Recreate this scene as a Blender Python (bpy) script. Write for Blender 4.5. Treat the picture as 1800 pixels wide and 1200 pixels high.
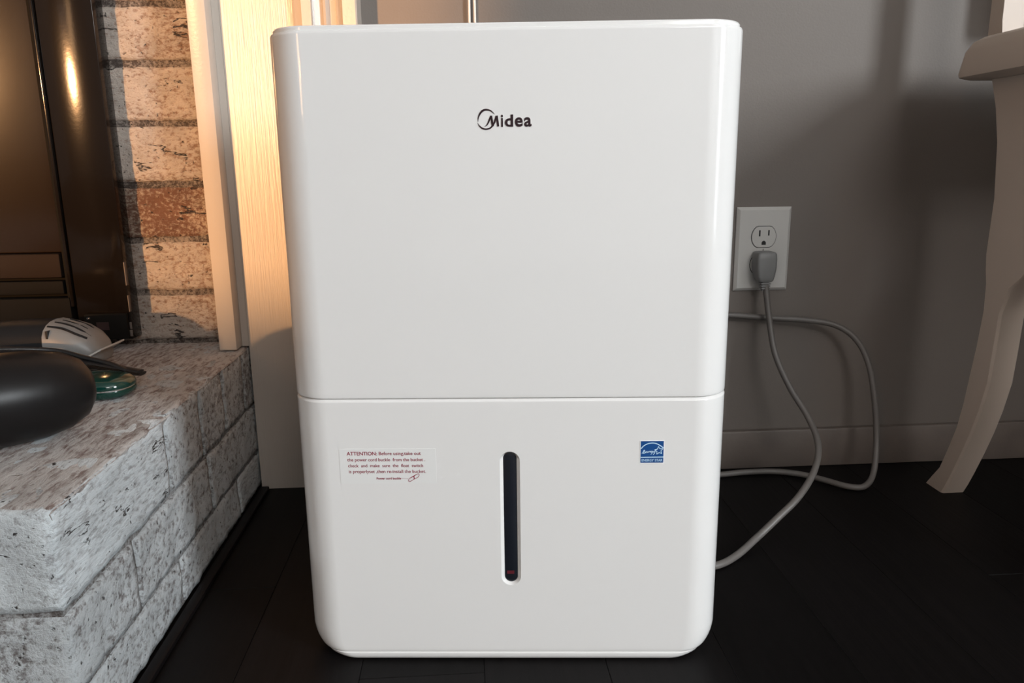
import bpy, bmesh, math, random
from mathutils import Vector, Matrix, noise

for o in list(bpy.data.objects): bpy.data.objects.remove(o)
S = bpy.context.scene
COL = S.collection
R = math.radians

# ------------------------------------------------------------------ camera
cam_d = bpy.data.cameras.new('camera')
cam = bpy.data.objects.new('camera', cam_d); COL.objects.link(cam)
fpx = 1333.0
cam_d.sensor_width = 36.0; cam_d.sensor_fit = 'HORIZONTAL'; cam_d.lens = 36.0*fpx/1800.0
cam_d.clip_start = 0.02
dn = Vector((74, 5921, fpx)).normalized()
yd = Vector((-90., -(fpx*fpx + 74*-90.)/5921, fpx)).normalized()
up = -dn; xd = yd.cross(up)
# rows xd, yd, up map image-frame vectors (x right, y down, z forward) to world
cx = Vector((xd[0], yd[0], up[0])); cy = Vector((xd[1], yd[1], up[1])); cz = Vector((xd[2], yd[2], up[2]))
M = Matrix((( cx[0], -cy[0], -cz[0]), (cx[1], -cy[1], -cz[1]), (cx[2], -cy[2], -cz[2])))
cam.matrix_world = Matrix.Translation((0, 0, .491)) @ M.to_4x4()
S.camera = cam

# ------------------------------------------------------------------ world, lights, exposure
S.view_settings.view_transform = 'Standard'; S.view_settings.look = 'None'
S.view_settings.gamma = 1.0; S.view_settings.use_curve_mapping = False
S.view_settings.exposure = 0.0
w = bpy.data.worlds.new('world'); S.world = w; w.use_nodes = True
w.node_tree.nodes['Background'].inputs[0].default_value = (.75, .85, 1.0, 1)
w.node_tree.nodes['Background'].inputs[1].default_value = 0.6

def lamp_area(name, loc, d, sx, sz, power, col, spread=180):
    l = bpy.data.lights.new(name, 'AREA'); l.shape = 'RECTANGLE'; l.size = sx; l.size_y = sz
    l.energy = power; l.color = col; l.spread = R(spread)
    o = bpy.data.objects.new(name, l); COL.objects.link(o); o.location = loc
    o.rotation_euler = Vector(d).to_track_quat('-Z', 'Y').to_euler()
    return o
YF, XR, XL, ZC = -2.75, 2.6, -3.6, 2.45      # room shell: front wall, right wall, left wall, ceiling
W1 = (-2.90, -1.87, .79, 2.10)               # window_1 in the front wall (x0, x1, z0, z1)
W2 = (.55, 1.55, 1.62, 2.25)                # fill_window high in the front wall, made up to house the fill light
W3 = (-2.00, -1.15, .12, 2.10)               # window_2 in the right wall (y0, y1, z0, z1)
lamp_area('window_and_fill_light', (W1[1]-.27, YF-.08, (W1[2]+W1[3])/2), (0, 1, 0), .3, W1[3]-W1[2], 11, (1, .55, .24))
lamp_area('window_and_fill_light', (XR+.08, (W3[0]+W3[1])/2, 1.55), (-1, 0, 0), W3[1]-W3[0], 1.1, 172, (.91, .965, 1))     # sky half
lamp_area('window_and_fill_light', (XR+.08, (W3[0]+W3[1])/2, .56), (-1, 0, 0), W3[1]-W3[0], .87, 5, (.93, .97, 1))          # garden half
lamp_area('window_and_fill_light', ((W2[0]+W2[1])/2, YF-.08, (W2[2]+W2[3])/2), (0, 1, 0), W2[1]-W2[0], W2[3]-W2[2], 31, (1, .97, .94))  # added fill light to brighten the dehumidifier's front
sl = bpy.data.lights.new('sun', 'SUN'); sl.energy = 4.7; sl.color = (1, .51, .21); sl.angle = R(2.2)
sun = bpy.data.objects.new('sun', sl); COL.objects.link(sun)
az, el = R(26), R(7.0)
sun.rotation_euler = Vector((math.sin(az)*math.cos(el), math.cos(az)*math.cos(el), -math.sin(el))).to_track_quat('-Z', 'Y').to_euler()
sun.location = (-5, -6, 2)

# ------------------------------------------------------------------ material helpers
def new_mat(name):
    m = bpy.data.materials.new(name); m.use_nodes = True
    return m, m.node_tree.nodes, m.node_tree.links, m.node_tree.nodes['Principled BSDF']
def plain(name, col, rough=.5, coat=0, bump=0, bscale=200, metal=0, var=0, vscale=8, stretch=(1, 1, 1), spec=.5, coat_r=.05):
    m, n, l, p = new_mat(name)
    p.inputs['Base Color'].default_value = (*col, 1); p.inputs['Roughness'].default_value = rough
    p.inputs['Metallic'].default_value = metal; p.inputs['Specular IOR Level'].default_value = spec
    p.inputs['Coat Weight'].default_value = coat; p.inputs['Coat Roughness'].default_value = coat_r
    g = n.new('ShaderNodeNewGeometry'); mp = n.new('ShaderNodeMapping'); mp.inputs['Scale'].default_value = stretch
    l.new(g.outputs['Position'], mp.inputs[0])
    if bump:
        t = n.new('ShaderNodeTexNoise'); t.inputs['Scale'].default_value = bscale; t.inputs['Detail'].default_value = 4
        b = n.new('ShaderNodeBump'); b.inputs['Strength'].default_value = bump; b.inputs['Distance'].default_value = .002
        l.new(mp.outputs[0], t.inputs[0]); l.new(t.outputs[0], b.inputs['Height']); l.new(b.outputs[0], p.inputs['Normal'])
    if var:
        t = n.new('ShaderNodeTexNoise'); t.inputs['Scale'].default_value = vscale; t.inputs['Detail'].default_value = 5
        r = n.new('ShaderNodeValToRGB')
        r.color_ramp.elements[0].position = .3; r.color_ramp.elements[1].position = .7
        r.color_ramp.elements[0].color = (*[c*(1-var) for c in col], 1); r.color_ramp.elements[1].color = (*[min(1, c*(1+var)) for c in col], 1)
        l.new(mp.outputs[0], t.inputs[0]); l.new(t.outputs[0], r.inputs[0]); l.new(r.outputs[0], p.inputs['Base Color'])
    return m
def whitewash(name, paint, bare, amount, stretch=(1, 1, 1), scale=30, bump=.8, pits=True, rough=.8, cracks=0, wt=.35):
    """limewashed masonry: paint over bare brick showing through in brushed patches, dark pits, rough relief"""
    m, n, l, p = new_mat(name)
    g = n.new('ShaderNodeNewGeometry'); mp = n.new('ShaderNodeMapping'); mp.inputs['Scale'].default_value = stretch
    l.new(g.outputs['Position'], mp.inputs[0])
    def nz(sc, det, src, rgh=.6):
        t = n.new('ShaderNodeTexNoise'); t.inputs['Scale'].default_value = sc; t.inputs['Detail'].default_value = det
        t.inputs['Roughness'].default_value = rgh; l.new(src, t.inputs[0]); return t
    def ramp(src, a, b, ca=(0, 0, 0, 1), cb=(1, 1, 1, 1)):
        r = n.new('ShaderNodeValToRGB'); e = r.color_ramp.elements
        e[0].position = a; e[1].position = b; e[0].color = ca; e[1].color = cb
        l.new(src, r.inputs[0]); return r
    big = nz(scale*.25, 3, g.outputs['Position']); fine = nz(scale*5.5, 10, mp.outputs[0], .7)
    add = n.new('ShaderNodeMath'); add.operation = 'MULTIPLY_ADD'; add.inputs[1].default_value = wt; amount = .5+.5*wt+amount
    l.new(big.outputs[0], add.inputs[0]); l.new(fine.outputs[0], add.inputs[2])
    f = ramp(add.outputs[0], amount-.07, amount+.09)
    mix = n.new('ShaderNodeMix'); mix.data_type = 'RGBA'
    mix.inputs[6].default_value = (*bare, 1); mix.inputs[7].default_value = (*paint, 1)
    l.new(f.outputs[0], mix.inputs[0])
    tone = nz(scale*.8, 4, mp.outputs[0]); tr = ramp(tone.outputs[0], .25, .75, (.72, .72, .72, 1), (1.12, 1.12, 1.12, 1))
    mul = n.new('ShaderNodeMix'); mul.data_type = 'RGBA'; mul.blend_type = 'MULTIPLY'; mul.inputs[0].default_value = 1
    l.new(mix.outputs[2], mul.inputs[6]); l.new(tr.outputs[0], mul.inputs[7])
    out = mul.outputs[2]
    vor = n.new('ShaderNodeTexNoise'); vor.inputs['Scale'].default_value = scale*6; vor.inputs['Detail'].default_value = 2
    l.new(g.outputs['Position'], vor.inputs[0])
    pr = ramp(vor.outputs[0], .24, .33)
    if cracks:      # thin wandering cracks, mostly level
        m2 = n.new('ShaderNodeMapping'); m2.inputs['Scale'].default_value = (9, 9, 34); l.new(g.outputs['Position'], m2.inputs[0])
        c1 = nz(1, 5, m2.outputs[0], .6); sub = n.new('ShaderNodeMath'); sub.operation = 'SUBTRACT'; sub.inputs[1].default_value = .5
        ab = n.new('ShaderNodeMath'); ab.operation = 'ABSOLUTE'; l.new(c1.outputs[0], sub.inputs[0]); l.new(sub.outputs[0], ab.inputs[0])
        ms = nz(16, 2, g.outputs['Position']); mr = ramp(ms.outputs[0], .50, .58, (1, 1, 1, 1), (0, 0, 0, 1))
        a2 = n.new('ShaderNodeMath'); a2.operation = 'MULTIPLY_ADD'; a2.inputs[1].default_value = .5; l.new(mr.outputs[0], a2.inputs[0]); l.new(ab.outputs[0], a2.inputs[2])
        cr = ramp(a2.outputs[0], .004, .004+cracks)
        mn = n.new('ShaderNodeMath'); mn.operation = 'MINIMUM'; l.new(pr.outputs[0], mn.inputs[0]); l.new(cr.outputs[0], mn.inputs[1]); pr = mn
    if pits:
        mu2 = n.new('ShaderNodeMix'); mu2.data_type = 'RGBA'
        mu2.inputs[6].default_value = (.035, .03, .028, 1); l.new(pr.outputs[0], mu2.inputs[0]); l.new(out, mu2.inputs[7]); out = mu2.outputs[2]
    l.new(out, p.inputs['Base Color']); p.inputs['Roughness'].default_value = rough
    hh = n.new('ShaderNodeMath'); hh.operation = 'MULTIPLY_ADD'; hh.inputs[1].default_value = .5
    l.new(pr.outputs[0], hh.inputs[0]); l.new(fine.outputs[0], hh.inputs[2])
    b = n.new('ShaderNodeBump'); b.inputs['Strength'].default_value = bump; b.inputs['Distance'].default_value = .006
    l.new(hh.outputs[0], b.inputs['Height']); l.new(b.outputs[0], p.inputs['Normal'])
    return m

M_wall = plain('wall_paint', (.165, .143, .127), .6, bump=.12, bscale=350, var=.05, vscale=3)
M_room = plain('pale_room_paint', (.36, .34, .32), .7)
M_ceil = plain('ceiling_paint', (.7, .69, .67), .9)
M_base = plain('baseboard_paint', (.14, .115, .10), .45, bump=.1, bscale=200, var=.12, vscale=15)
M_trim = plain('cream_trim_paint', (.50, .45, .40), .33, bump=.10, bscale=260, spec=.6)
M_grain = plain('cream_grained_paint', (.50, .45, .40), .32, bump=.25, bscale=300, stretch=(1.6, 1, .06), spec=.7)
M_floor = [plain('espresso_floor_wood', (.0032*k, .0025*k, .0026*k), .5, bump=.15, bscale=60, stretch=(3, .15, 1), var=.3, vscale=30, spec=.15) for k in (1, 1.25, .8)]
M_brick = whitewash('fireplace_brick_limewash', (.54, .47, .41), (.27, .17, .12), -.085, (1, 1, 1.6), 26, .9, cracks=.016)
M_brick_b = whitewash('fireplace_brick_worn', (.52, .42, .33), (.20, .10, .065), .0, (1, 1, 1.3), 30, 1.0, cracks=.012, wt=.7)
M_mortar = whitewash('mortar_dirty', (.34, .29, .25), (.08, .06, .05), -.01, (1, 1, 1), 45, 1.0)
M_hearth = whitewash('hearth_brick_limewash', (.62, .65, .665), (.20, .18, .175), -.08, (1, .8, 1), 26, 1.0)
M_hearth_s = whitewash('hearth_brick_smooth_limewash', (.62, .66, .68), (.33, .33, .34), -.10, (1, .35, 1.2), 30, .7, cracks=.006)
M_hmort = whitewash('hearth_mortar_limewash', (.42, .42, .42), (.13, .11, .10), -.03, (1, 1, 1), 45, 1.0)
M_htop = whitewash('hearth_top_brushed', (.60, .57, .55), (.24, .175, .155), -.055, (2.0, .55, 1), 17, 1.0, pits=False)
M_black = plain('black_enamel', (.008, .006, .005), .12, bump=.015, bscale=200, spec=.3)
M_blackm = plain('black_rough_steel', (.009, .008, .007), .7, bump=.05, bscale=150, spec=.08)
M_glass_amber = plain('smoked_amber_glass', (.014, .007, .003), .22, spec=.7, bump=.03, bscale=30)
M_chip = plain('chipped_paint', (.13, .105, .09), .7, bump=.4)
M_white = plain('glossy_white_plastic', (.80, .79, .78), .10, coat=.4, coat_r=.03)
M_white_in = plain('grey_inner_plastic', (.35, .35, .35), .5)
M_slot = plain('dark_water_window', (.012, .014, .020), .15, coat=.3)
M_red_led = plain('dim_red_float', (.10, .012, .02), .4)
M_black_pl = plain('black_plastic', (.014, .014, .015), .3, bump=.05)
M_ink = plain('maroon_black_ink', (.022, .008, .012), .3)
M_inkred = plain('crimson_ink', (.25, .012, .04), .5)
M_inkgrey = plain('grey_ink', (.20, .15, .19), .5)
M_paper = plain('clear_label_film', (.79, .79, .78), .25)
M_sticker = plain('white_sticker', (.86, .87, .88), .3)
M_blue = plain('blue_sticker_ink', (.012, .075, .26), .3)
M_pale = plain('pale_blue_ink', (.55, .75, .92), .3)
M_plate = plain('outlet_plate_plastic', (.54, .53, .51), .35)
M_dark = plain('socket_dark', (.01, .01, .01), .6)
M_plug = plain('grey_plug_plastic', (.20, .20, .20), .45)
M_cord = plain('grey_cord_vinyl', (.13, .118, .11), .45)
M_wire = plain('white_wire', (.8, .78, .75), .4)
M_stool = plain('white_stool_paint', (.56, .47, .40), .45, bump=.08, bscale=120)
M_cush = plain('white_pad_fabric', (.85, .85, .83), .8, bump=.3, bscale=500)
M_silver = plain('silver_plastic', (.20, .197, .193), .42, spec=.6, bump=.05, bscale=400)
M_char = plain('charcoal_plastic', (.014, .015, .017), .5, spec=.12)
M_char2 = plain('dark_satin_plastic', (.010, .009, .009), .33, bump=.03, bscale=40, spec=.15)
M_green = plain('dark_green_gloss', (.003, .032, .024), .12, coat=.5)
M_chrome = plain('polished_chrome', (.8, .8, .82), .08, metal=1)
M_lip = plain('translucent_lip', (.55, .53, .5), .2)
M_frame = plain('window_white_paint', (.8, .8, .78), .4)

# ------------------------------------------------------------------ object helpers
def link(name, me, mat, parent=None, smooth=None, loc=None):
    o = bpy.data.objects.new(name, me); COL.objects.link(o)
    if mat:
        if not me.materials: me.materials.append(mat)
    if parent: o.parent = parent
    if loc: o.location = loc
    if smooth is not None:
        for p in me.polygons: p.use_smooth = True
        me.set_sharp_from_angle(angle=R(smooth))
    return o
def bm_obj(name, bm, mat, parent=None, smooth=None, loc=None):
    bmesh.ops.recalc_face_normals(bm, faces=bm.faces)
    me = bpy.data.meshes.new(name); bm.to_mesh(me); bm.free()
    return link(name, me, mat, parent, smooth, loc)
def empty(name, loc=(0, 0, 0), rz=0):
    o = bpy.data.objects.new(name, None); COL.objects.link(o); o.location = loc; o.rotation_euler = (0, 0, rz)
    o.empty_display_size = .05
    return o
def tag(o, label=None, cat=None, group=None, kind=None):
    if label: o['label'] = label
    if cat: o['category'] = cat
    if group: o['group'] = group
    if kind: o['kind'] = kind
    return o
def add_box(bm, x0, x1, y0, y1, z0, z1, bev=0, seg=2):
    vs = [bm.verts.new((x, y, z)) for x in (x0, x1) for y in (y0, y1) for z in (z0, z1)]
    fs = [(0, 1, 3, 2), (4, 6, 7, 5), (0, 4, 5, 1), (2, 3, 7, 6), (0, 2, 6, 4), (1, 5, 7, 3)]
    faces = [bm.faces.new([vs[i] for i in f]) for f in fs]
    if bev:
        ed = list({e for f in faces for e in f.edges})
        bmesh.ops.bevel(bm, geom=ed, offset=bev, segments=seg, profile=.5, affect='EDGES', clamp_overlap=True)
def box(name, x0, x1, y0, y1, z0, z1, mat, parent=None, bev=0, seg=2):
    bm = bmesh.new(); add_box(bm, x0, x1, y0, y1, z0, z1, bev, seg)
    return bm_obj(name, bm, mat, parent, 35 if bev else None)
def catmull(pts, n=8):
    P = [Vector(p) for p in pts]; P = [2*P[0]-P[1]] + P + [2*P[-1]-P[-2]]; out = []
    for i in range(1, len(P)-2):
        for k in range(n):
            t = k/n
            out.append(.5*((2*P[i]) + (P[i+1]-P[i-1])*t + (2*P[i-1]-5*P[i]+4*P[i+1]-P[i+2])*t*t + (3*P[i]-P[i-1]-3*P[i+1]+P[i+2])*t**3))
    out.append(P[-2]); return out
def add_tube(bm, path, r, seg=10, flat=1.0, cap=True):
    """round (or flattened) tube along a path; r is a number or a list"""
    path = [Vector(p) for p in path]; n = len(path); rings = []
    t0 = (path[1]-path[0]).normalized(); ref = Vector((0, 0, 1)) if abs(t0.z) < .9 else Vector((1, 0, 0))
    a = t0.cross(ref).normalized()
    for i, p in enumerate(path):
        t = (path[min(i+1, n-1)]-path[max(i-1, 0)]).normalized()
        a = (a - t*a.dot(t)).normalized(); b = t.cross(a)
        rr = r[i] if isinstance(r, (list, tuple)) else r
        rings.append([bm.verts.new(p + a*math.cos(2*math.pi*k/seg)*rr + b*math.sin(2*math.pi*k/seg)*rr*flat) for k in range(seg)])
    for i in range(n-1):
        for k in range(seg):
            bm.faces.new((rings[i][k], rings[i][(k+1) % seg], rings[i+1][(k+1) % seg], rings[i+1][k]))
    if cap: bm.faces.new(rings[0][::-1]); bm.faces.new(rings[-1])
def loft(name, rings, mat, parent=None, smooth=35, cap=True):
    bm = bmesh.new(); V = [[bm.verts.new(p) for p in r] for r in rings]; n = len(V[0])
    for i in range(len(V)-1):
        for k in range(n): bm.faces.new((V[i][k], V[i][(k+1) % n], V[i+1][(k+1) % n], V[i+1][k]))
    if cap: bm.faces.new(V[0][::-1]); bm.faces.new(V[-1])
    return bm_obj(name, bm, mat, parent, smooth)
def brick_mesh(lx, ly, lz, seed, amp=.0025, nseg=(8, 4, 4), rnd=.005):
    """rough worn brick centred on the origin: subdivided box, edges rounded, surface pushed in and out by noise"""
    bm = bmesh.new(); h = Vector((lx/2, ly/2, lz/2)); nx, ny, nz = nseg; vm = {}
    def V(i, j, k):
        if (i, j, k) not in vm: vm[(i, j, k)] = bm.verts.new((-h.x+lx*i/nx, -h.y+ly*j/ny, -h.z+lz*k/nz))
        return vm[(i, j, k)]
    for i in range(nx):
        for j in range(ny):
            for k in (0, nz): bm.faces.new((V(i, j, k), V(i+1, j, k), V(i+1, j+1, k), V(i, j+1, k)))
        for k in range(nz):
            for j in (0, ny): bm.faces.new((V(i, j, k), V(i+1, j, k), V(i+1, j, k+1), V(i, j, k+1)))
    for j in range(ny):
        for k in range(nz):
            for i in (0, nx): bm.faces.new((V(i, j, k), V(i, j+1, k), V(i, j+1, k+1), V(i, j, k+1)))
    for v in bm.verts:
        c = v.co; inner = Vector([max(-(h[a]-rnd), min(h[a]-rnd, c[a])) for a in range(3)])
        d = c-inner
        if d.length > 1e-9: v.co = inner + d.normalized()*rnd
        q = c*38 + Vector((seed*7.3, seed*3.1, seed*1.7))
        v.co += noise.noise_vector(q)*amp + noise.noise_vector(q*2.7)*amp*.45
    bmesh.ops.recalc_face_normals(bm, faces=bm.faces)
    me = bpy.data.meshes.new('brick'); bm.to_mesh(me); bm.free()
    for p in me.polygons: p.use_smooth = True
    return me
def brick(x0, x1, y0, y1, z0, z1, mat, parent, seed, amp=.0022, nseg=(8, 4, 4), rnd=.004):
    me = brick_mesh(x1-x0, y1-y0, z1-z0, seed, amp, nseg, rnd)
    o = link('brick', me, mat, parent); o.location = ((x0+x1)/2, (y0+y1)/2, (z0+z1)/2)
    return o

# ------------------------------------------------------------------ room shell
floor = tag(box('floor', XL, XR, YF, 1.26, -.05, -.008, M_floor[2]), kind='structure')
random.seed(4)
x = XL; i = 0
while x < XR-.01:
    x1 = min(x+.1245, XR-.002)
    y = YF + random.uniform(.3, 1.2); ys = [YF]
    while y < 1.1: ys.append(y); y += random.uniform(.9, 1.5)
    if len(ys) > 1 and 1.165-ys[-1] < .25: ys.pop()
    ys.append(1.20 if x < -.34 else 1.170)
    for a, b in zip(ys[:-1], ys[1:]):
        box('floor_plank', x+.0001, x1-.0001, a+.0002, b-.0002, -.008, 0, M_floor[i % 3], floor, bev=.0005, seg=1); i += 1
    x += .1245
tag(box('ceiling', XL, XR, YF, 1.26, ZC, ZC+.05, M_ceil), kind='structure')
tag(box('wall_back', -.245, XR, 1.175, 1.26, 0, ZC, M_wall), kind='structure')
def wall_with_hole(name, axis, pos, thick, a0, a1, holes, mat):
    bm = bmesh.new()
    def bx(u0, u1, z0, z1):
        if u1-u0 < 1e-4 or z1-z0 < 1e-4: return
        if axis == 'y': add_box(bm, u0, u1, min(pos, pos+thick), max(pos, pos+thick), z0, z1)
        else: add_box(bm, min(pos, pos+thick), max(pos, pos+thick), u0, u1, z0, z1)
    u = a0
    for (h0, h1, z0, z1) in holes:
        bx(u, h0, 0, ZC); bx(h0, h1, 0, z0); bx(h0, h1, z1, ZC); u = h1
    bx(u, a1, 0, ZC)
    return tag(bm_obj(name, bm, mat), kind='structure')
wall_with_hole('wall_front', 'y', YF, -.14, XL, XR, [W1, W2], M_room)
wall_with_hole('wall_right', 'x', XR, .14, YF, 1.26, [W3], M_room)
wall_with_hole('wall_left', 'x', XL, -.14, YF, 1.26, [], M_room)
def window(name, axis, pos, w_, out):
    u0, u1, z0, z1 = w_
    root = tag(empty(name, ((u0+u1)/2, pos, z0) if axis == 'y' else (pos, (u0+u1)/2, z0)), kind='structure')
    L = root.location
    def bx(nm, a0, a1, b0, b1, d0=0, d1=.03):
        d0 *= out; d1 *= out; d0, d1 = min(d0, d1), max(d0, d1)
        if axis == 'y': o = box(nm, a0-L.x, a1-L.x, d0, d1, b0-z0, b1-z0, M_frame, root)
        else: o = box(nm, d0, d1, a0-L.y, a1-L.y, b0-z0, b1-z0, M_frame, root)
    bx('window_frame', u0, u0+.03, z0, z1); bx('window_frame', u1-.03, u1, z0, z1)
    bx('window_frame', u0+.03, u1-.03, z0, z0+.03); bx('window_frame', u0+.03, u1-.03, z1-.03, z1)
    bx('window_rail', u0+.03, u1-.03, (z0+z1)/2-.015, (z0+z1)/2+.015, .005, .025)
    bx('window_sill', u0-.04, u1+.04, z0-.03, z0, -.05, .03)
window('window_1', 'y', YF, W1, -1); window('fill_window', 'y', YF, W2, -1); window('window_2', 'x', XR, W3, 1)  # the high front one is an added opening for the fill light
tag(box('baseboard_back', -.10, XR, 1.163, 1.175, 0, .066, M_base, bev=.003), kind='structure')

tag(box('wall_shade_blocker', 1.20, 1.32, .12, 1.175, 0, .74, M_wall), kind='structure')  # unseen low wall, added to block light from the lower right
# cream woodwork between the brick and the wall
tag(box('trim_1', -.366, -.3405, 1.127, 1.197, .2345, ZC, M_trim, bev=.0015), kind='structure')
tag(box('trim_2', -.3300, -.228, 1.155, 1.24, 0, ZC, M_grain), kind='structure')
tag(box('trim_4', -.3403, -.3303, 1.155, 1.20, .2345, ZC, M_trim), kind='structure')
# moulded casing: a stepped profile swept up the wall
prof = [(-.228, 1.175), (-.228, 1.150), (-.2235, 1.143), (-.214, 1.138), (-.213, 1.1325), (-.200, 1.1325), (-.199, 1.139), (-.186, 1.145), (-.184, 1.138),
        (-.1805, 1.136), (-.178, 1.139), (-.176, 1.144), (-.168, 1.144), (-.166, 1.137), (-.163, 1.135), (-.160, 1.137), (-.157, 1.131), (-.156, 1.1255), (-.1385, 1.1245), (-.1365, 1.127), (-.1365, 1.175)]
tag(loft('trim_3', [[(a, b, zz) for a, b in prof] for zz in (.0, ZC)], M_trim, smooth=20), kind='structure')

# ------------------------------------------------------------------ brick fireplace wall
wf = tag(box('wall_fireplace', XL, -.332, 1.2025, 1.26, 0, ZC, M_mortar), kind='structure')
zs = [.234, .3125, .394, .477, .565, .6495, .7307]
while zs[-1]+.084 < ZC: zs.append(zs[-1]+.084)
random.seed(11)
shared = [brick_mesh(.206, .05, .0745, s, .0022, (10, 2, 5)) for s in range(6)]
for m_ in shared: m_.materials.append(M_brick)
for r_ in range(len(zs)-1):
    z0, z1 = zs[r_]+.0042, zs[r_+1]-.0032
    xr = -.3785
    first = .205 if r_ % 2 else .165
    k = 0
    while xr > -1.85:
        L = first if k == 0 else .206
        hidden = (xr-.03 < -.52 and zs[r_] < .93 and xr-L > -1.53)
        if not hidden:
            if k == 0 and r_ < 8:
                brick(xr-L, xr, 1.2, 1.25, z0, z1, M_brick_b if r_ == 2 else M_brick, wf, r_*5+1, .0028 if r_ == 2 else .002, (26, 3, 12))
            else:
                o = link('brick', shared[(r_+k) % 6], None, wf); o.location = (xr-L/2, 1.225, (z0+z1)/2); o.scale.x = L/.206
        xr -= L+.009; k += 1

# ------------------------------------------------------------------ hearth
HX = -.333
h = tag(empty('brick_hearth', (HX, .58, 0)), 'raised whitewashed brick hearth with a rough brushed top and splashed side', 'hearth')
def hb(x0, x1, y0, y1, z0, z1, mat, seed, amp=.002, nseg=None):
    n = nseg or (max(4, int((x1-x0)/.011)), max(4, int((y1-y0)/.007)), max(4, int((z1-z0)/.007)))
    brick(x0-HX, x1-HX, y0-.58, y1-.58, z0, z1, mat, h, seed, amp, n, .0025)
box('mortar_bed', -1.30, -.0035, .0035, 1.200-.58, 0.002, .228, M_hmort, h)
D1 = HX-.10
for i, (a, b, mt) in enumerate([(.580, .8165, M_hearth_s), (.8215, .9265, M_hearth), (.932, 1.020, M_hearth), (1.0255, 1.117, M_hearth), (1.1225, 1.196, M_hearth)]):
    hb(HX-(.205 if i == 0 else .10), HX, a, b, .1425, .2315, mt, 20+i, .0018)
for i, (a, b) in enumerate([(.580, .7125), (.717, .9385), (.9435, 1.196)]):
    hb(HX-(.205 if i == 0 else .10), HX, a, b, .0635, .1375, M_hearth, 30+i, .0024)
for i, (a, b) in enumerate([(.582, .6), (.605, .8185), (.823, 1.05), (1.055, 1.196)]):
    hb(HX-(.10), HX-.001, a, b, .004, .0585, M_hearth if i != 3 else M_hearth_s, 40+i, .0026)
xx = HX-.2105; k = 0
while xx > -1.55:
    for r_, (z0, z1) in enumerate([(.004, .0585), (.0635, .1375), (.1425, .2315)]):
        off = .1 if r_ == 1 else 0
        hb(xx-.2-off*0, xx, .580, .665, z0, z1, M_hearth, 60+k*3+r_, .002, (14, 5, 7))
    xx -= .2055; k += 1
hb(HX-.2055, HX-.1055, .582, .665, .004, .0585, M_hearth, 59)
# brushed plaster skin over the top, ragged at its edges
bm = bmesh.new(); NX, NY = 150, 90; X0, X1, Y0, Y1 = -1.54, HX+.0005, .581, 1.199; G = []
def topz(x, y):
    q = Vector((x*75+y*20, y*20, .3)); v = noise.noise(q)*.0014+noise.noise(q*2.3)*.0008
    q2 = Vector((x*9, y*9, 4)); return .2325+v+noise.noise(q2)*.0012
for i in range(NX+1):
    t = 1-(1-i/NX)**1.7; row = []
    for j in range(NY+1):
        x_ = X0+(X1-X0)*t; y_ = Y0+(Y1-Y0)*j/NY; e = min(X1-x_, y_-Y0)
        if i == NX: x_ += noise.noise(Vector((1, y_*45, 2)))*.0025-.001
        if j == 0: y_ += noise.noise(Vector((x_*45, 1, 2)))*.0025
        zz = topz(x_, y_) - (.0035*(1-e/.006)**2 if e < .006 else 0)
        row.append(bm.verts.new((x_-HX, y_-.58, zz)))
    G.append(row)
for i in range(NX):
    for j in range(NY): bm.faces.new((G[i][j], G[i+1][j], G[i+1][j+1], G[i][j+1]))
for i in range(NX):   # skirt down to the bricks
    a, b = G[i][0], G[i+1][0]; c = bm.verts.new(b.co+Vector((0, .002, -.006))); d = bm.verts.new(a.co+Vector((0, .002, -.006))); bm.faces.new((a, d, c, b))
for j in range(NY):
    a, b = G[NX][j], G[NX][j+1]; c = bm.verts.new(b.co+Vector((-.002, 0, -.006))); d = bm.verts.new(a.co+Vector((-.002, 0, -.006))); bm.faces.new((a, b, c, d))
o = bm_obj('plaster_top', bm, M_htop, h, 60)
# thin dark edging strip on the floor along the hearth
tag(box('trim_5', HX+.0035, HX+.016, .50, 1.15, 0.0005, .007, M_floor[1], bev=.002), kind='structure')

# ------------------------------------------------------------------ black fireplace insert
fi = tag(empty('fireplace_insert', (-1.0, 1.18, .246)), 'glossy black metal fireplace surround with smoked glass doors standing on the hearth', 'fireplace')
def fb(name, x0, x1, y0, y1, z0, z1, mat, bev=.0015, parent=None): return box(name, x0+1, x1+1, y0-1.18, y1-1.18, z0-.246, z1-.246, mat, parent or fi, bev)
fb('side_frame', -.582, -.505, 1.165, 1.199, .2475, .96, M_black, .002)
fb('side_frame', -1.495, -1.418, 1.165, 1.199, .2475, .96, M_black, .002)
fb('top_frame', -1.417, -.583, 1.165, 1.199, .884, .96, M_black, .002)
fb('frame_bead', -.5885, -.5835, 1.162, 1.185, .30, .883, M_black, .001)
fb('frame_bead', -.5945, -.5895, 1.168, 1.185, .30, .883, M_blackm, .001)
fb('door_backing', -1.416, -.584, 1.188, 1.199, .2475, .883, M_blackm, .001)
dg = fb('glass_door', -.999, -.5965, 1.176, 1.186, .380, .880, M_glass_amber, .002)
fb('glass_door', -1.415, -1.001, 1.176, 1.186, .380, .880, M_glass_amber, .002)
fb('door_rail', -1.41, -.5985, 1.168, 1.187, .343, .379, plain('brown_black_steel', (.020, .013, .010), .7, bump=.05, bscale=90, spec=.1), .003)
fb('vent_bar', -1.41, -.600, 1.171, 1.187, .318, .338, M_blackm, .002)
fb('ash_ledge', -1.41, -.590, 1.164, 1.187, .2485, .313, M_blackm, .002)
bb = fb('foot_cover', -.5705, -.508, 1.158, 1.1645, .250, .2885, M_blackm, .0015)
pl = fb('badge', -.553, -.535, 1.1575, 1.158, .264, .276, plain('dull_maroon_badge', (.03, .014, .014), .5), 0, bb)
fb('screw', -.5655, -.5605, 1.1565, 1.158, .281, .2835, M_chrome, .0004, bb)
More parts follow.
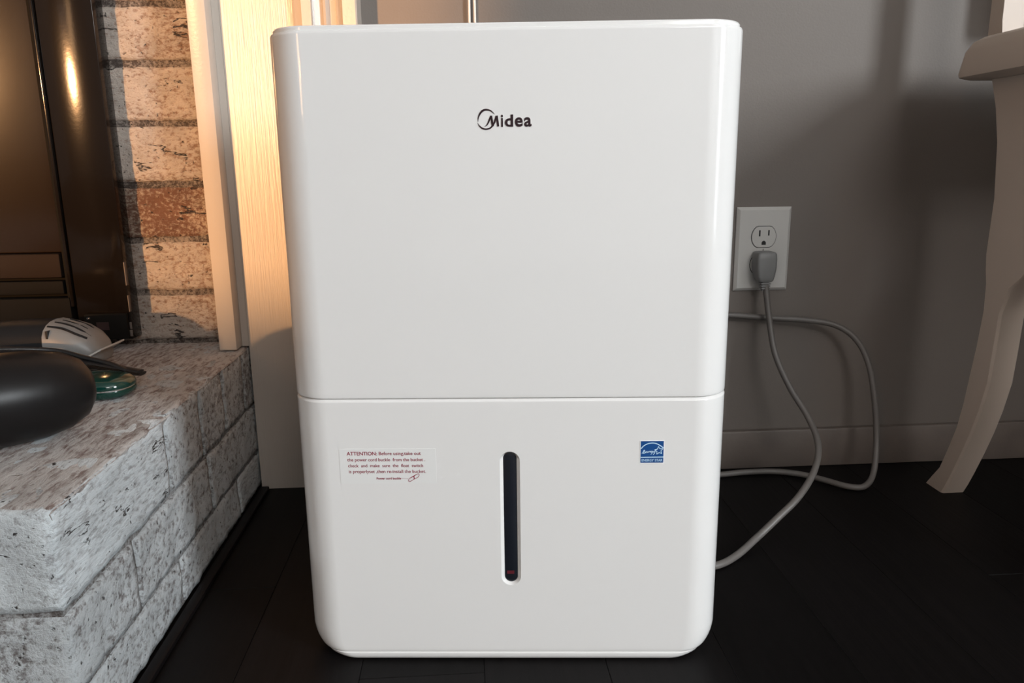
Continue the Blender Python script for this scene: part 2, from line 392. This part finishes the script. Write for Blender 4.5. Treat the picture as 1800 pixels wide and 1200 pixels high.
# paint chips along the frame's outer edge
for i, (a, b, c) in enumerate([(.252, .262, .004), (.2635, .274, .0025), (.330, .365, .0008), (.29, .315, .0008)]):
    fb('paint_chip', -.5053-c, -.5046, 1.1643, 1.1655 if c > .002 else 1.17, a, b, M_chip, .0004)

# ------------------------------------------------------------------ dehumidifier
A = R(-4.8)
du = tag(empty('dehumidifier', (.040, .688, 0), A), 'tall glossy white portable dehumidifier with dark water level window standing on dark floor', 'dehumidifier')
HW, DEP, RC = .2112, .285, .036
def rrect(hw, y0, y1, r, z, n=14):
    out = []
    for (cx_, cy_, a0) in ((hw-r, y0+r, -90), (hw-r, y1-r, 0), (-hw+r, y1-r, 90), (-hw+r, y0+r, 180)):
        for k in range(n+1):
            a = R(a0+90*k/n); out.append((cx_+r*math.cos(a), cy_+r*math.sin(a), z))
    return out
def body(name, levels, mat, parent=du):
    o = loft(name, [rrect(HW-i, f_, DEP-i, max(.006, RC-i*.5), z) for z, i, f_ in levels], mat, parent, 30)
    if name != 'inner_core': flat_normals(o)
    return o
def flat_normals(o):      # large flat faces keep their own normal
    m_ = o.modifiers.new('weighted', 'WEIGHTED_NORMAL'); m_.mode = 'FACE_AREA'; m_.weight = 100; m_.keep_sharp = True
# upper housing
body('upper_housing', [(.2808, .0012, .0012), (.2812, .0004, .0004), (.2822, 0, 0), (.2855, 0, 0), (.6075, 0, 0), (.6085, 0, 0), (.6102, .0006, .0006), (.6108, .0016, .0016)], M_white)
lid = body('lid', [(.6108, .0024, .0022), (.6135, .0024, .0024), (.6148, .003, .0034), (.6153, .0045, .005), (.6153, .012, .012), (.6135, .0135, .0135)], M_white)
g = box('air_outlet_grille', -.15, .15, .17, .255, .6135, .6142, M_white_in, lid)
for k in range(12): box('grille_slat', -.148, .148, .173+k*.0068, .1755+k*.0068, .6142, .6152, M_white, g)
box('control_panel', -.09, .09, .04, .10, .6135, .6146, M_black_pl, lid, bev=.0004)
body('inner_core', [(.02, .014, .012), (.06, .012, .010), (.20, .012, .010), (.262, .012, .010), (.268, .0035, .003), (.30, .0035, .003)], M_white_in)
# bucket front with a tapered slot cut in it
lv = [(.0095, .0100, .0010), (.0108, .0085, .0004), (.0125, .0070, 0), (.016, .0046, 0), (.020, .0026, 0), (.025, .0010, 0), (.031, 0, 0), (.033, 0, 0), (.2765, 0, 0), (.2772, 0, 0), (.2780, .0002, .0002), (.2796, .0015, .0015), (.2803, .0030, .0030)]
bk = body('water_bucket', lv, M_white)
SX, SZ0, SZ1 = -.0002, .0853, .2272
def stadium(w_, zlo, zhi, y, n=14):
    out = []
    for k in range(n+1):
        a = math.pi*k/n; out.append((SX+w_*math.cos(a), y, zhi-w_+w_*math.sin(a)))
    for k in range(n+1):
        a = math.pi+math.pi*k/n; out.append((SX+w_*math.cos(a), y, zlo+w_+w_*math.sin(a)))
    return out
cut = loft('cut', [stadium(.0105, SZ0-.0006, SZ1+.0006, -.001), stadium(.0092, SZ0+.0005, SZ1-.0005, .0008), stadium(.0066, SZ0+.0022, SZ1-.0012, .0030), stadium(.0066, SZ0+.0022, SZ1-.0012, .0060)], M_white, du, 30)
bk.modifiers.clear(); bmod = bk.modifiers.new('b', 'BOOLEAN'); bmod.object = cut; bmod.operation = 'DIFFERENCE'; bmod.solver = 'EXACT'
bpy.context.view_layer.update()
dg_ = bpy.context.evaluated_depsgraph_get()
me = bpy.data.meshes.new_from_object(bk.evaluated_get(dg_)); bk.modifiers.clear(); bk.data = me; flat_normals(bk)
bpy.data.objects.remove(cut)
for p in me.polygons: p.use_smooth = True
me.set_sharp_from_angle(angle=R(28))
wn = loft('level_window', [stadium(.0064, SZ0+.0024, SZ1-.0014, .0042), stadium(.0064, SZ0+.0024, SZ1-.0014, .0031), stadium(.0058, SZ0+.003, SZ1-.002, .0028)], M_slot, du, 30)
box('float_mark', SX-.0042, SX+.0030, .00268, .00279, SZ0+.0110, SZ0+.0145, M_red_led, wn)
loft('base_skirt', [rrect(HW-i, f_, DEP-i, .034, z) for z, i, f_ in [(0, .024, .004), (.0025, .0175, .0005), (.006, .0128, -.0005), (.0085, .0110, -.0004), (.0090, .0118, .0006)]], M_white, du, 40)

# --- writing helpers (all on the flat front, y just in front of 0)
def text_mesh(s, bold=0.0, space=1.0):
    c = bpy.data.curves.new('t', 'FONT'); c.body = s; c.size = 1; c.offset = bold; c.space_character = space; c.resolution_u = 4
    o = bpy.data.objects.new('t', c); COL.objects.link(o); bpy.context.view_layer.update()
    me = bpy.data.meshes.new_from_object(o.evaluated_get(bpy.context.evaluated_depsgraph_get()))
    bpy.data.objects.remove(o); return me
def text_into(bm, s, x0, x1, zb, ht, y, bold=0.0, slant=0):
    """glyphs fitted between x0 and x1, baseline zb, ascender height ht"""
    me = text_mesh(s, bold); xs = [v.co.x for v in me.vertices]; top = max(v.co.y for v in me.vertices)
    a, b = min(xs), max(xs); k = len(bm.verts); bm.from_mesh(me); bm.verts.ensure_lookup_table()
    for v in bm.verts[k:]:
        u, t = v.co.x, v.co.y
        zz = t/top*ht
        v.co = Vector((x0+(u-a)/(b-a)*(x1-x0)+slant*zz, y, zb+zz))
    bpy.data.meshes.remove(me)
def ribbon(bm, pts, y, n=8, smooth=True):
    """stroke of varying width: pts = (x, z, width)"""
    P = catmull([(p[0], p[1], p[2]) for p in pts], n) if smooth else [Vector(p) for p in pts]
    L = []
    for i, p in enumerate(P):
        d = P[min(i+1, len(P)-1)]-P[max(i-1, 0)]; d = Vector((d.x, d.y)).normalized(); nn = Vector((-d.y, d.x))*max(p.z, .00005)/2
        L.append((bm.verts.new((p.x+nn.x, y, p.y+nn.y)), bm.verts.new((p.x-nn.x, y, p.y-nn.y))))
    for a, b in zip(L[:-1], L[1:]): bm.faces.new((a[0], a[1], b[1], b[0]))
def print_obj(name, bm, mat, parent):
    o = bm_obj(name, bm, mat, parent); return o
# maker's mark: crescent ring running into the M, then the other four letters
q = .0000495
def LG(X, Z, w_): return (-.0243+(X-390)*q, .5441-(Z-210)*q, w_*q)
bm = bmesh.new(); yl = -.0004
ribbon(bm, [LG(398, 436, 3), LG(405, 365, 20), LG(440, 292, 32), (LG(492, 243, 36)), LG(552, 230, 30), LG(615, 243, 22), LG(665, 278, 12), LG(700, 314, 2)], yl)
ribbon(bm, [LG(390, 448, 3), LG(415, 492, 14), LG(465, 540, 24), LG(530, 559, 26), LG(600, 548, 26), LG(650, 510, 28), LG(685, 455, 30), LG(706, 395, 30), LG(722, 335, 26)], yl)
ribbon(bm, [LG(508, 517, 2), LG(545, 500, 14), LG(578, 455, 24), LG(603, 395, 28), LG(628, 332, 22)], yl-.00003)
ribbon(bm, [LG(632, 332, 36), LG(645, 420, 38), LG(660, 515, 36)], yl-.00006, smooth=False)
ribbon(bm, [LG(730, 332, 38), LG(742, 420, 38), LG(756, 517, 36)], yl-.00006, smooth=False)
for ch, a, b, asc in (('i', 806, 841, 200), ('d', 873, 1020, 200), ('e', 1050, 1190, 152), ('a', 1213, 1345, 152)):
    x0, zb, _ = LG(a, 517, 0); x1 = LG(b, 517, 0)[0]
    text_into(bm, ch, x0, x1, zb, asc*q, yl, .025)
print_obj('printed_logo', bm, M_ink, du)

# warning label
def WX(X): return -.165+(X/9-16)*.0005506
def WZ(Z): return .2307-(Z/9-19)*.000589
lab = box('warning_label', WX(140), WX(1670), -.00025, -.00001, WZ(715), WZ(172), M_paper, du)
bm = bmesh.new(); yt = -.0004
text_into(bm, 'ATTENTION:', WX(260), WX(740), WZ(268), 54*.0000655, yt, .018)
text_into(bm, 'Before using,take out', WX(770), WX(1435), WZ(265), 50*.0000655, yt, .012)
text_into(bm, 'the power cord buckle  from the bucket .', WX(265), WX(1500), WZ(362), 50*.0000655, yt, .012)
text_into(bm, 'check  and  make  sure  the  float  switch', WX(272), WX(1465), WZ(456), 50*.0000655, yt, .012)
text_into(bm, 'is properlyset ,then re-install the bucket.', WX(278), WX(1505), WZ(548), 50*.0000655, yt, .012)
print_obj('printed_text', bm, M_inkred, lab)
bm = bmesh.new()
text_into(bm, 'Power cord buckle', WX(715), WX(1105), WZ(650), 34*.0000655, yt, .03)
def WR(X, Z, w_): return (WX(X), WZ(Z), w_*.00006)
ribbon(bm, [WR(1108, 633, 4), WR(1225, 640, 4)], yt, smooth=False)
ribbon(bm, [WR(1232, 640, 9), WR(1310, 597, 14), WR(1372, 566, 9), WR(1392, 568, 9), WR(1395, 590, 9), WR(1372, 618, 9), WR(1310, 650, 9), WR(1248, 684, 9), WR(1226, 678, 9), WR(1228, 648, 9)], yt, 5)
ribbon(bm, [WR(1312, 596, 16), WR(1316, 648, 14)], yt-.00002, smooth=False)
print_obj('printed_diagram', bm, M_inkred, lab)

# energy label
def EX(X): return .1252+(X/15-26)*.00056
def EZ(Z): return .2378-(Z/15-24)*.000581
k_ = .0000375
es = box('energy_label', EX(378), EX(1006), -.00025, -.00001, EZ(958), EZ(352), M_sticker, du)
box('blue_panel', EX(400), EX(986), -.00040, -.00026, EZ(937), EZ(374), M_blue, es)
bm = bmesh.new(); ye = -.00046
def ER(X, Z, w_): return (EX(X), EZ(Z), w_*k_)
ribbon(bm, [ER(403, 572, 24), ER(480, 492, 24), ER(580, 440, 24), ER(695, 422, 24), ER(800, 440, 24), ER(900, 492, 24), ER(984, 556, 24)], ye)
ribbon(bm, [ER(404, 798, 26), ER(986, 790, 26)], ye, smooth=False)
st = []
for k in range(10):
    r0 = 112 if k % 2 == 0 else 52; a = R(90+8+36*k); st.append((865+r0*math.cos(a), 620-r0*math.sin(a)))
for k in range(10):
    a, b = st[k], st[(k+1) % 10]; ribbon(bm, [ER(a[0], a[1], 17), ER(b[0], b[1], 17)], ye, smooth=False)
ribbon(bm, [ER(428, 690, 16), ER(470, 668, 15), ER(505, 625, 15), ER(492, 604, 15), ER(468, 640, 18), ER(462, 686, 20), ER(500, 684, 16), ER(530, 645, 14)], ye, 5)
ribbon(bm, [ER(530, 645, 18), ER(526, 680, 14), ER(552, 640, 14), ER(566, 650, 16), ER(564, 678, 14), ER(596, 640, 14), ER(606, 660, 16), ER(604, 672, 13), ER(630, 634, 13), ER(642, 634, 14), ER(640, 665, 14), ER(660, 640, 12)], ye-.00002, 5)
ribbon(bm, [ER(700, 634, 14), ER(672, 636, 16), ER(668, 668, 16), ER(692, 660, 14), ER(708, 632, 16), ER(690, 690, 16), ER(660, 722, 14)], ye, 5)
ribbon(bm, [ER(726, 634, 14), ER(722, 664, 16), ER(748, 650, 14), ER(770, 628, 16), ER(752, 690, 16), ER(722, 728, 14)], ye-.00002, 5)
ribbon(bm, [ER(748, 600, 12), ER(800, 585, 16), ER(835, 575, 12)], ye-.00003, 5)
text_into(bm, 'ENERGY STAR', EX(428), EX(965), EZ(905), 66*.0000387, ye, .012)
print_obj('printed_emblem', bm, M_pale, es)

# ------------------------------------------------------------------ wall outlet and its plug
ol = tag(empty('wall_outlet', (.4715, 1.175, .3655)), 'off white duplex wall outlet with a grey plug in its lower socket', 'outlet')
def oo(x, z): return x-.4715, z-.3655
bm = bmesh.new(); hx, hz = .0435, .0655
ring = lambda a, b, y: [(-a, y, -b), (a, y, -b), (a, y, b), (-a, y, b)]
loft('cover_plate', [ring(hx, hz, 0), ring(hx, hz, -.0025), ring(hx-.0045, hz-.0045, -.0065)], M_plate, ol, None)
bm.free()
def face_ring(cz_, y, s=1, n=28):
    out = []
    for k in range(n):
        a = 2*math.pi*k/n; x_ = .0195*math.cos(a)*s; z_ = .0195*math.sin(a)*s; out.append((x_, y, cz_+max(-.0162*s, min(.0162*s, z_))))
    return out
for cz_ in (.0195, -.0235):
    sk = loft('socket_face', [face_ring(cz_, -.0060, 1.06), face_ring(cz_, -.0066, 1.05), face_ring(cz_, -.0067, 1.0)], M_dark, ol, 30)
    sf = loft('socket_insert', [face_ring(cz_, -.0060), face_ring(cz_, -.0076), face_ring(cz_, -.0080, .97)], M_plate, sk, 30)
    if cz_ > 0:
        box('slot', -.0085, -.0060, -.00815, -.0078, cz_+.001, cz_+.0105, M_dark, sk)
        box('slot', .0062, .0085, -.00815, -.0078, cz_+.002, cz_+.0105, M_dark, sk)
        bm = bmesh.new(); pr = [(.0034*math.cos(math.pi*k/10), .0034*math.sin(math.pi*k/10)) for k in range(11)]+[(-.0034, -.003), (.0034, -.003)]
        V = [[bm.verts.new((a, y, cz_-.0095+b)) for a, b in pr] for y in (-.0079, -.00815)]
        for k in range(len(pr)): bm.faces.new((V[0][k], V[0][(k+1) % len(pr)], V[1][(k+1) % len(pr)], V[1][k]))
        bm.faces.new(V[1]); bm_obj('ground_slot', bm, M_dark, sk)
bm = bmesh.new(); add_tube(bm, [(0, -.006, -.002), (0, -.0074, -.002)], .0032, 14)
sc = bm_obj('screw', bm, M_plate, ol, 30); box('screw_slot', -.0005, .0005, -.0076, -.0073, -.0048, .0008, M_dark, sc)

pcx = .4690
pc = tag(empty('power_cord', (pcx, 1.143, .33)), 'grey power cord looping from the wall outlet down to the floor', 'cord')
def pcl(v): return (v[0]-pcx, v[1]-1.143, v[2]-.33)
# plug body: flat-sided head pressed to the socket, narrowing to the strain relief
rings = []
for z_, hw_, y0, y1 in [(.3635, .0115, 1.142, 1.166), (.3625, .0138, 1.1405, 1.1665), (.360, .0152, 1.1395, 1.1668), (.352, .0158, 1.139, 1.1668), (.338, .0156, 1.139, 1.1668), (.326, .0138, 1.1395, 1.165), (.3195, .0120, 1.140, 1.160), (.3172, .0104, 1.1415, 1.157)]:
    c = []; r_ = .0045
    for (cx_, cy_, a0) in ((hw_-r_, y0+r_, -90), (hw_-r_, y1-r_*.5, 0), (-hw_+r_, y1-r_*.5, 90), (-hw_+r_, y0+r_, 180)):
        for k in range(5): a = R(a0+22.5*k); c.append((cx_+r_*math.cos(a), cy_+r_*(.5 if a0 in (0, 90) else 1)*math.sin(a)-1.143, z_-.33))
    rings.append(c)
pb = loft('plug', rings, M_plug, pc, 40)
for k, z_ in enumerate((.3155, .3118, .308)):
    box('strain_relief', -.0078+k*.0006, .0078-k*.0006, -.0015, .0105, z_-.33-.0022, z_-.33+.0004, M_plug, pb, bev=.0008)
box('strain_neck', -.0045, .0045, .0005, .0085, .303-.33, .3173-.33, M_plug, pb)
pathA = [(.4705, 1.146, .312), (.471, 1.143, .300), (.474, 1.135, .265), (.479, 1.115, .210), (.495, 1.090, .162), (.513, 1.060, .123), (.512, 1.020, .095), (.490, .980, .072), (.451, .940, .051),
         (.412, .918, .030), (.378, .900, .0125), (.341, .870, .0055), (.309, .848, .0055), (.287, .850, .0055), (.277, .90, .0055), (.272, .97, .0055), (.262, 1.03, .0055), (.28, 1.09, .0055), (.34, 1.122, .0055),
         (.408, 1.130, .0055), (.450, 1.136, .0055), (.498, 1.135, .0055), (.539, 1.118, .0055), (.564, 1.093, .0055), (.588, 1.066, .0055), (.613, 1.062, .0065), (.636, 1.080, .021), (.647, 1.100, .070),
         (.643, 1.110, .133), (.634, 1.120, .186), (.616, 1.130, .224), (.586, 1.140, .246), (.542, 1.148, .254), (.479, 1.155, .258), (.419, 1.155, .264), (.35, 1.13, .27), (.26, 1.05, .268), (.20, .985, .262), (.185, .962, .26)]
bm = bmesh.new(); add_tube(bm, catmull([pcl(v) for v in pathA], 8), .0047, 10)
bm_obj('cable', bm, M_cord, pc, 60)
# thin twin wire hanging down the wall behind the unit
tw = tag(empty('twin_wire', (.022, 1.168, 0)), 'thin white twin wire hanging on the wall above the dehumidifier', 'cable')
for dx in (-.0032, .0032):
    bm = bmesh.new(); pts = [(dx*(1+.25*math.sin(t*5.0)), .002*math.sin(t*2.3), .012+(ZC-.02)*t/14) for t in range(15)]
    add_tube(bm, catmull(pts, 4), .0019, 8); bm_obj('strand', bm, M_wire, tw, 60)

# ------------------------------------------------------------------ white stool at the right
stl = tag(empty('wooden_stool', (.90, .95, 0)), 'white painted wooden high seat with curved rear leg and white back pad', 'stool')
def so(x, y, z): return (x-.90, y-.95, z)
# rear and front edges of the sabre leg in its own plane: (z, y_rear, y_front)
leg = [(0, 1.083, 1.040), (.015, 1.072, 1.032), (.037, 1.055, 1.022), (.075, 1.040, 1.006), (.112, 1.027, .992), (.15, 1.019, .980), (.193, 1.013, .970), (.24, 1.006, .967), (.292, 1.001, .965), (.33, 1.003, .952), (.348, 1.007, .932), (.37, 1.010, .920), (.445, 1.008, .915), (.52, 1.016, .915), (.565, 1.027, .925), (.604, 1.042, .935)]
def make_leg(name, x0, flip=False):
    rg = []
    for z_, yr, yf in leg:
        if flip: yr, yf = 1.78-yr, 1.78-yf; yr, yf = yf, yr
        b = .003; x1_ = x0+.037
        rg.append([so(x0, yf+b, z_), so(x0+b, yf, z_), so(x1_-b, yf, z_), so(x1_, yf+b, z_), so(x1_, yr-b, z_), so(x1_-b, yr, z_), so(x0+b, yr, z_), so(x0, yr-b, z_)])
    return loft(name, rg, M_stool, stl, 40)
make_leg('leg', .724); make_leg('leg', 1.06); make_leg('leg', .724, True); make_leg('leg', 1.06, True)
# seat slab: rounded rear corner, chamfered side
def slab(z, ins):
    x0, x1_, y0, y1_, r = .683+ins, 1.137-ins, .70+ins, 1.066-ins, .022; out = []
    for (cx_, cy_, a0) in ((x1_-r, y0+r, -90), (x1_-r, y1_-r, 0), (x0+r, y1_-r, 90), (x0+r, y0+r, 180)):
        for k in range(7): a = R(a0+15*k); out.append(so(cx_+r*math.cos(a), cy_+r*math.sin(a), z))
    return out
loft('seat', [slab(.6045, .008), slab(.6075, .001), (slab(.612, 0)), slab(.640, .004), slab(.652, .010), slab(.657, .018)], M_stool, stl, 40)
for x0 in (.728, 1.058):
    loft('back_post', [[so(a, b, z_) for a, b in ((x0, 1.038-d), (x0+.030, 1.038-d), (x0+.030, 1.064), (x0, 1.064))] for z_, d in ((.655, .004), (.68, 0), (1.0, -.004))], M_stool, stl, None)
box('back_rail', .728-.9, 1.10-.9, .118, .149, .80, .86, M_stool, stl, bev=.004)
bm = bmesh.new(); add_box(bm, .812-.9, 1.10-.9, .150, .185, .690, .92, .012, 4)
bm_obj('back_pad', bm, M_cush, stl, 50)
box('apron', .762-.9, 1.059-.9, .0, .02, .56, .604, M_stool, stl)

# ------------------------------------------------------------------ things on the hearth
HT = .2335
def ering(xc, yc, zc, ry, rz_top, rz_bot, n=20, p=2.4):
    out = []
    for k in range(n):
        a = 2*math.pi*k/n; c, s = math.cos(a), math.sin(a)
        out.append((xc, yc+ry*math.copysign(abs(c)**(2/p), c), zc+(rz_top if s > 0 else rz_bot)*math.copysign(abs(s)**(2/p), s)))
    return out
# handheld vacuum lying along the hearth, nose to the right
hv = tag(empty('handheld_vacuum', (-.55, 1.04, HT)), 'black handheld vacuum with a silver vented nose lying on the hearth', 'vacuum')
hv.rotation_euler = (0, 0, R(-4)); hv.scale = (.84, 1, .93)
loft('body', [ering(x_, 0, z_, ry, a, b) for x_, z_, ry, a, b in [(-.22, .042, .012, .012, .014), (-.20, .043, .022, .020, .022), (-.13, .044, .033, .026, .028), (-.05, .046, .038, .029, .0305), (.004, .0465, .0385, .0292, .031)]], M_char, hv, 50)
ns = loft('nose', [ering(x_, 0, z_, ry, a, b) for x_, z_, ry, a, b in [(.003, .0465, .0392, .0300, .0318), (.02, .045, .039, .0285, .031), (.040, .042, .037, .026, .029), (.056, .0375, .033, .022, .0245), (.068, .031, .027, .018, .018), (.075, .025, .020, .012, .010), (.0775, .022, .012, .006, .005)]], M_silver, hv, 50)
for k in range(4):
    y_ = -.026+k*.012
    bm = bmesh.new(); add_tube(bm, catmull([(.006+.004*k, y_, .0735-(.0035 if k == 0 else 0)), (.028, y_, .0705-(.003 if k == 0 else 0)), (.048, y_, .0625-(.003 if k == 0 else 0)), (.062, y_*.8, .0515)], 4), .0016, 6)
    bm_obj('vent_slot', bm, M_char, ns, 60)
box('latch', .010, .013, -.0385, -.030, .055, .066, M_black_pl, ns)
bm = bmesh.new(); V = [bm.verts.new(p) for p in [(.034, -.040, .010), (.088, -.030, .036), (.088, .030, .036), (.034, .040, .010), (.034, -.040, .013), (.088, -.030, .0385), (.088, .030, .0385), (.034, .040, .013)]]
for f_ in ((0, 3, 2, 1), (4, 5, 6, 7), (0, 1, 5, 4), (1, 2, 6, 5), (2, 3, 7, 6), (3, 0, 4, 7)): bm.faces.new([V[i] for i in f_])
bm_obj('nozzle_lip', bm, M_lip, hv)
box('foot', -.04, .02, -.02, .02, .0, .018, M_black_pl, hv, bev=.003)

# dark rounded hair dryer in front
hd = tag(empty('hair_dryer', (-.470, .765, HT)), 'dark rounded hair dryer lying at the front edge of the hearth', 'hair dryer')
ax = [Vector((.078-.74*d, .030-.66*d, zc)) for d, zc in [(.20, .048), (.165, .0480), (.125, .0470), (.085, .0455), (.050, .0445), (.026, .044), (.010, .0435), (.002, .0433), (-.001, .0432)]]
rr = [.038, .042, .0445, .046, .0445, .039, .030, .018, .006]
bm = bmesh.new(); add_tube(bm, ax, rr, 30); bm_obj('barrel', bm, M_char2, hd, 60)
bm = bmesh.new(); add_tube(bm, catmull([(-.10, .0, .062), (-.075, .045, .060), (-.075, .075, .056), (-.085, .105, .048), (-.10, .13, .036)], 5), [.026-.0004*k for k in range(21)], 16); bm_obj('handle', bm, M_black_pl, hd, 60)
bm = bmesh.new(); add_tube(bm, [(.0245, -.0400, .0475), (.0250, -.0425, .0480)], .0065, 16, .6); bm_obj('chrome_button', bm, M_chrome, hd, 60)
# green compact of two shells
gc = tag(empty('green_case', (-.452, .912, HT), R(-6)), 'small glossy dark green oval case lying closed on the hearth', 'case')
def shell(name, zs_, s, mat, parent):
    return loft(name, [[(.052*k*math.copysign(abs(math.cos(a))**.8, math.cos(a)), .034*k*math.copysign(abs(math.sin(a))**.8, math.sin(a)), z_) for a in [2*math.pi*i/36 for i in range(36)]] for z_, k in zs_], mat, parent, 50)
shell('lower_shell', [(0, .82), (.001, .90), (.004, .97), (.008, 1), (.0098, .99), (.0102, .96)], 1, M_green, gc)
shell('hinge_seam', [(.0100, .965), (.0116, .965)], 1, M_chrome, gc)
shell('upper_shell', [(.0114, .96), (.0118, .99), (.014, 1), (.018, .97), (.0215, .88), (.0235, .72), (.0245, .45), (.0248, .2)], 1, M_green, gc)
# black lead with flat straps
bc = tag(empty('black_strap', (-.498, .972, HT)), 'coiled black strap and lead lying between vacuum and green case', 'strap')
for nm, pts, r_, fl in [
    ('lead', [(-.19, -.03, .045), (-.11, -.035, .052), (-.06, -.02, .050), (-.02, .0, .042), (.02, -.01, .034), (.055, -.02, .027), (.078, -.03, .020)], .0048, .6),
    ('strap', [(-.06, -.02, .034), (-.02, -.01, .036), (.02, -.015, .030), (.06, -.022, .024), (.093, -.03, .0195)], .0075, .25),
    ('strap', [(-.07, .0, .020), (-.02, .005, .022), (.03, .0, .019), (.065, -.008, .014), (.088, -.012, .012)], .009, .25),
    ('strap', [(-.10, .01, .008), (-.04, .012, .010), (.02, .012, .009), (.06, .006, .006)], .010, .3)]:
    bm = bmesh.new(); add_tube(bm, catmull(pts, 5), r_, 10, fl); bm_obj(nm, bm, M_black_pl, bc, 60)
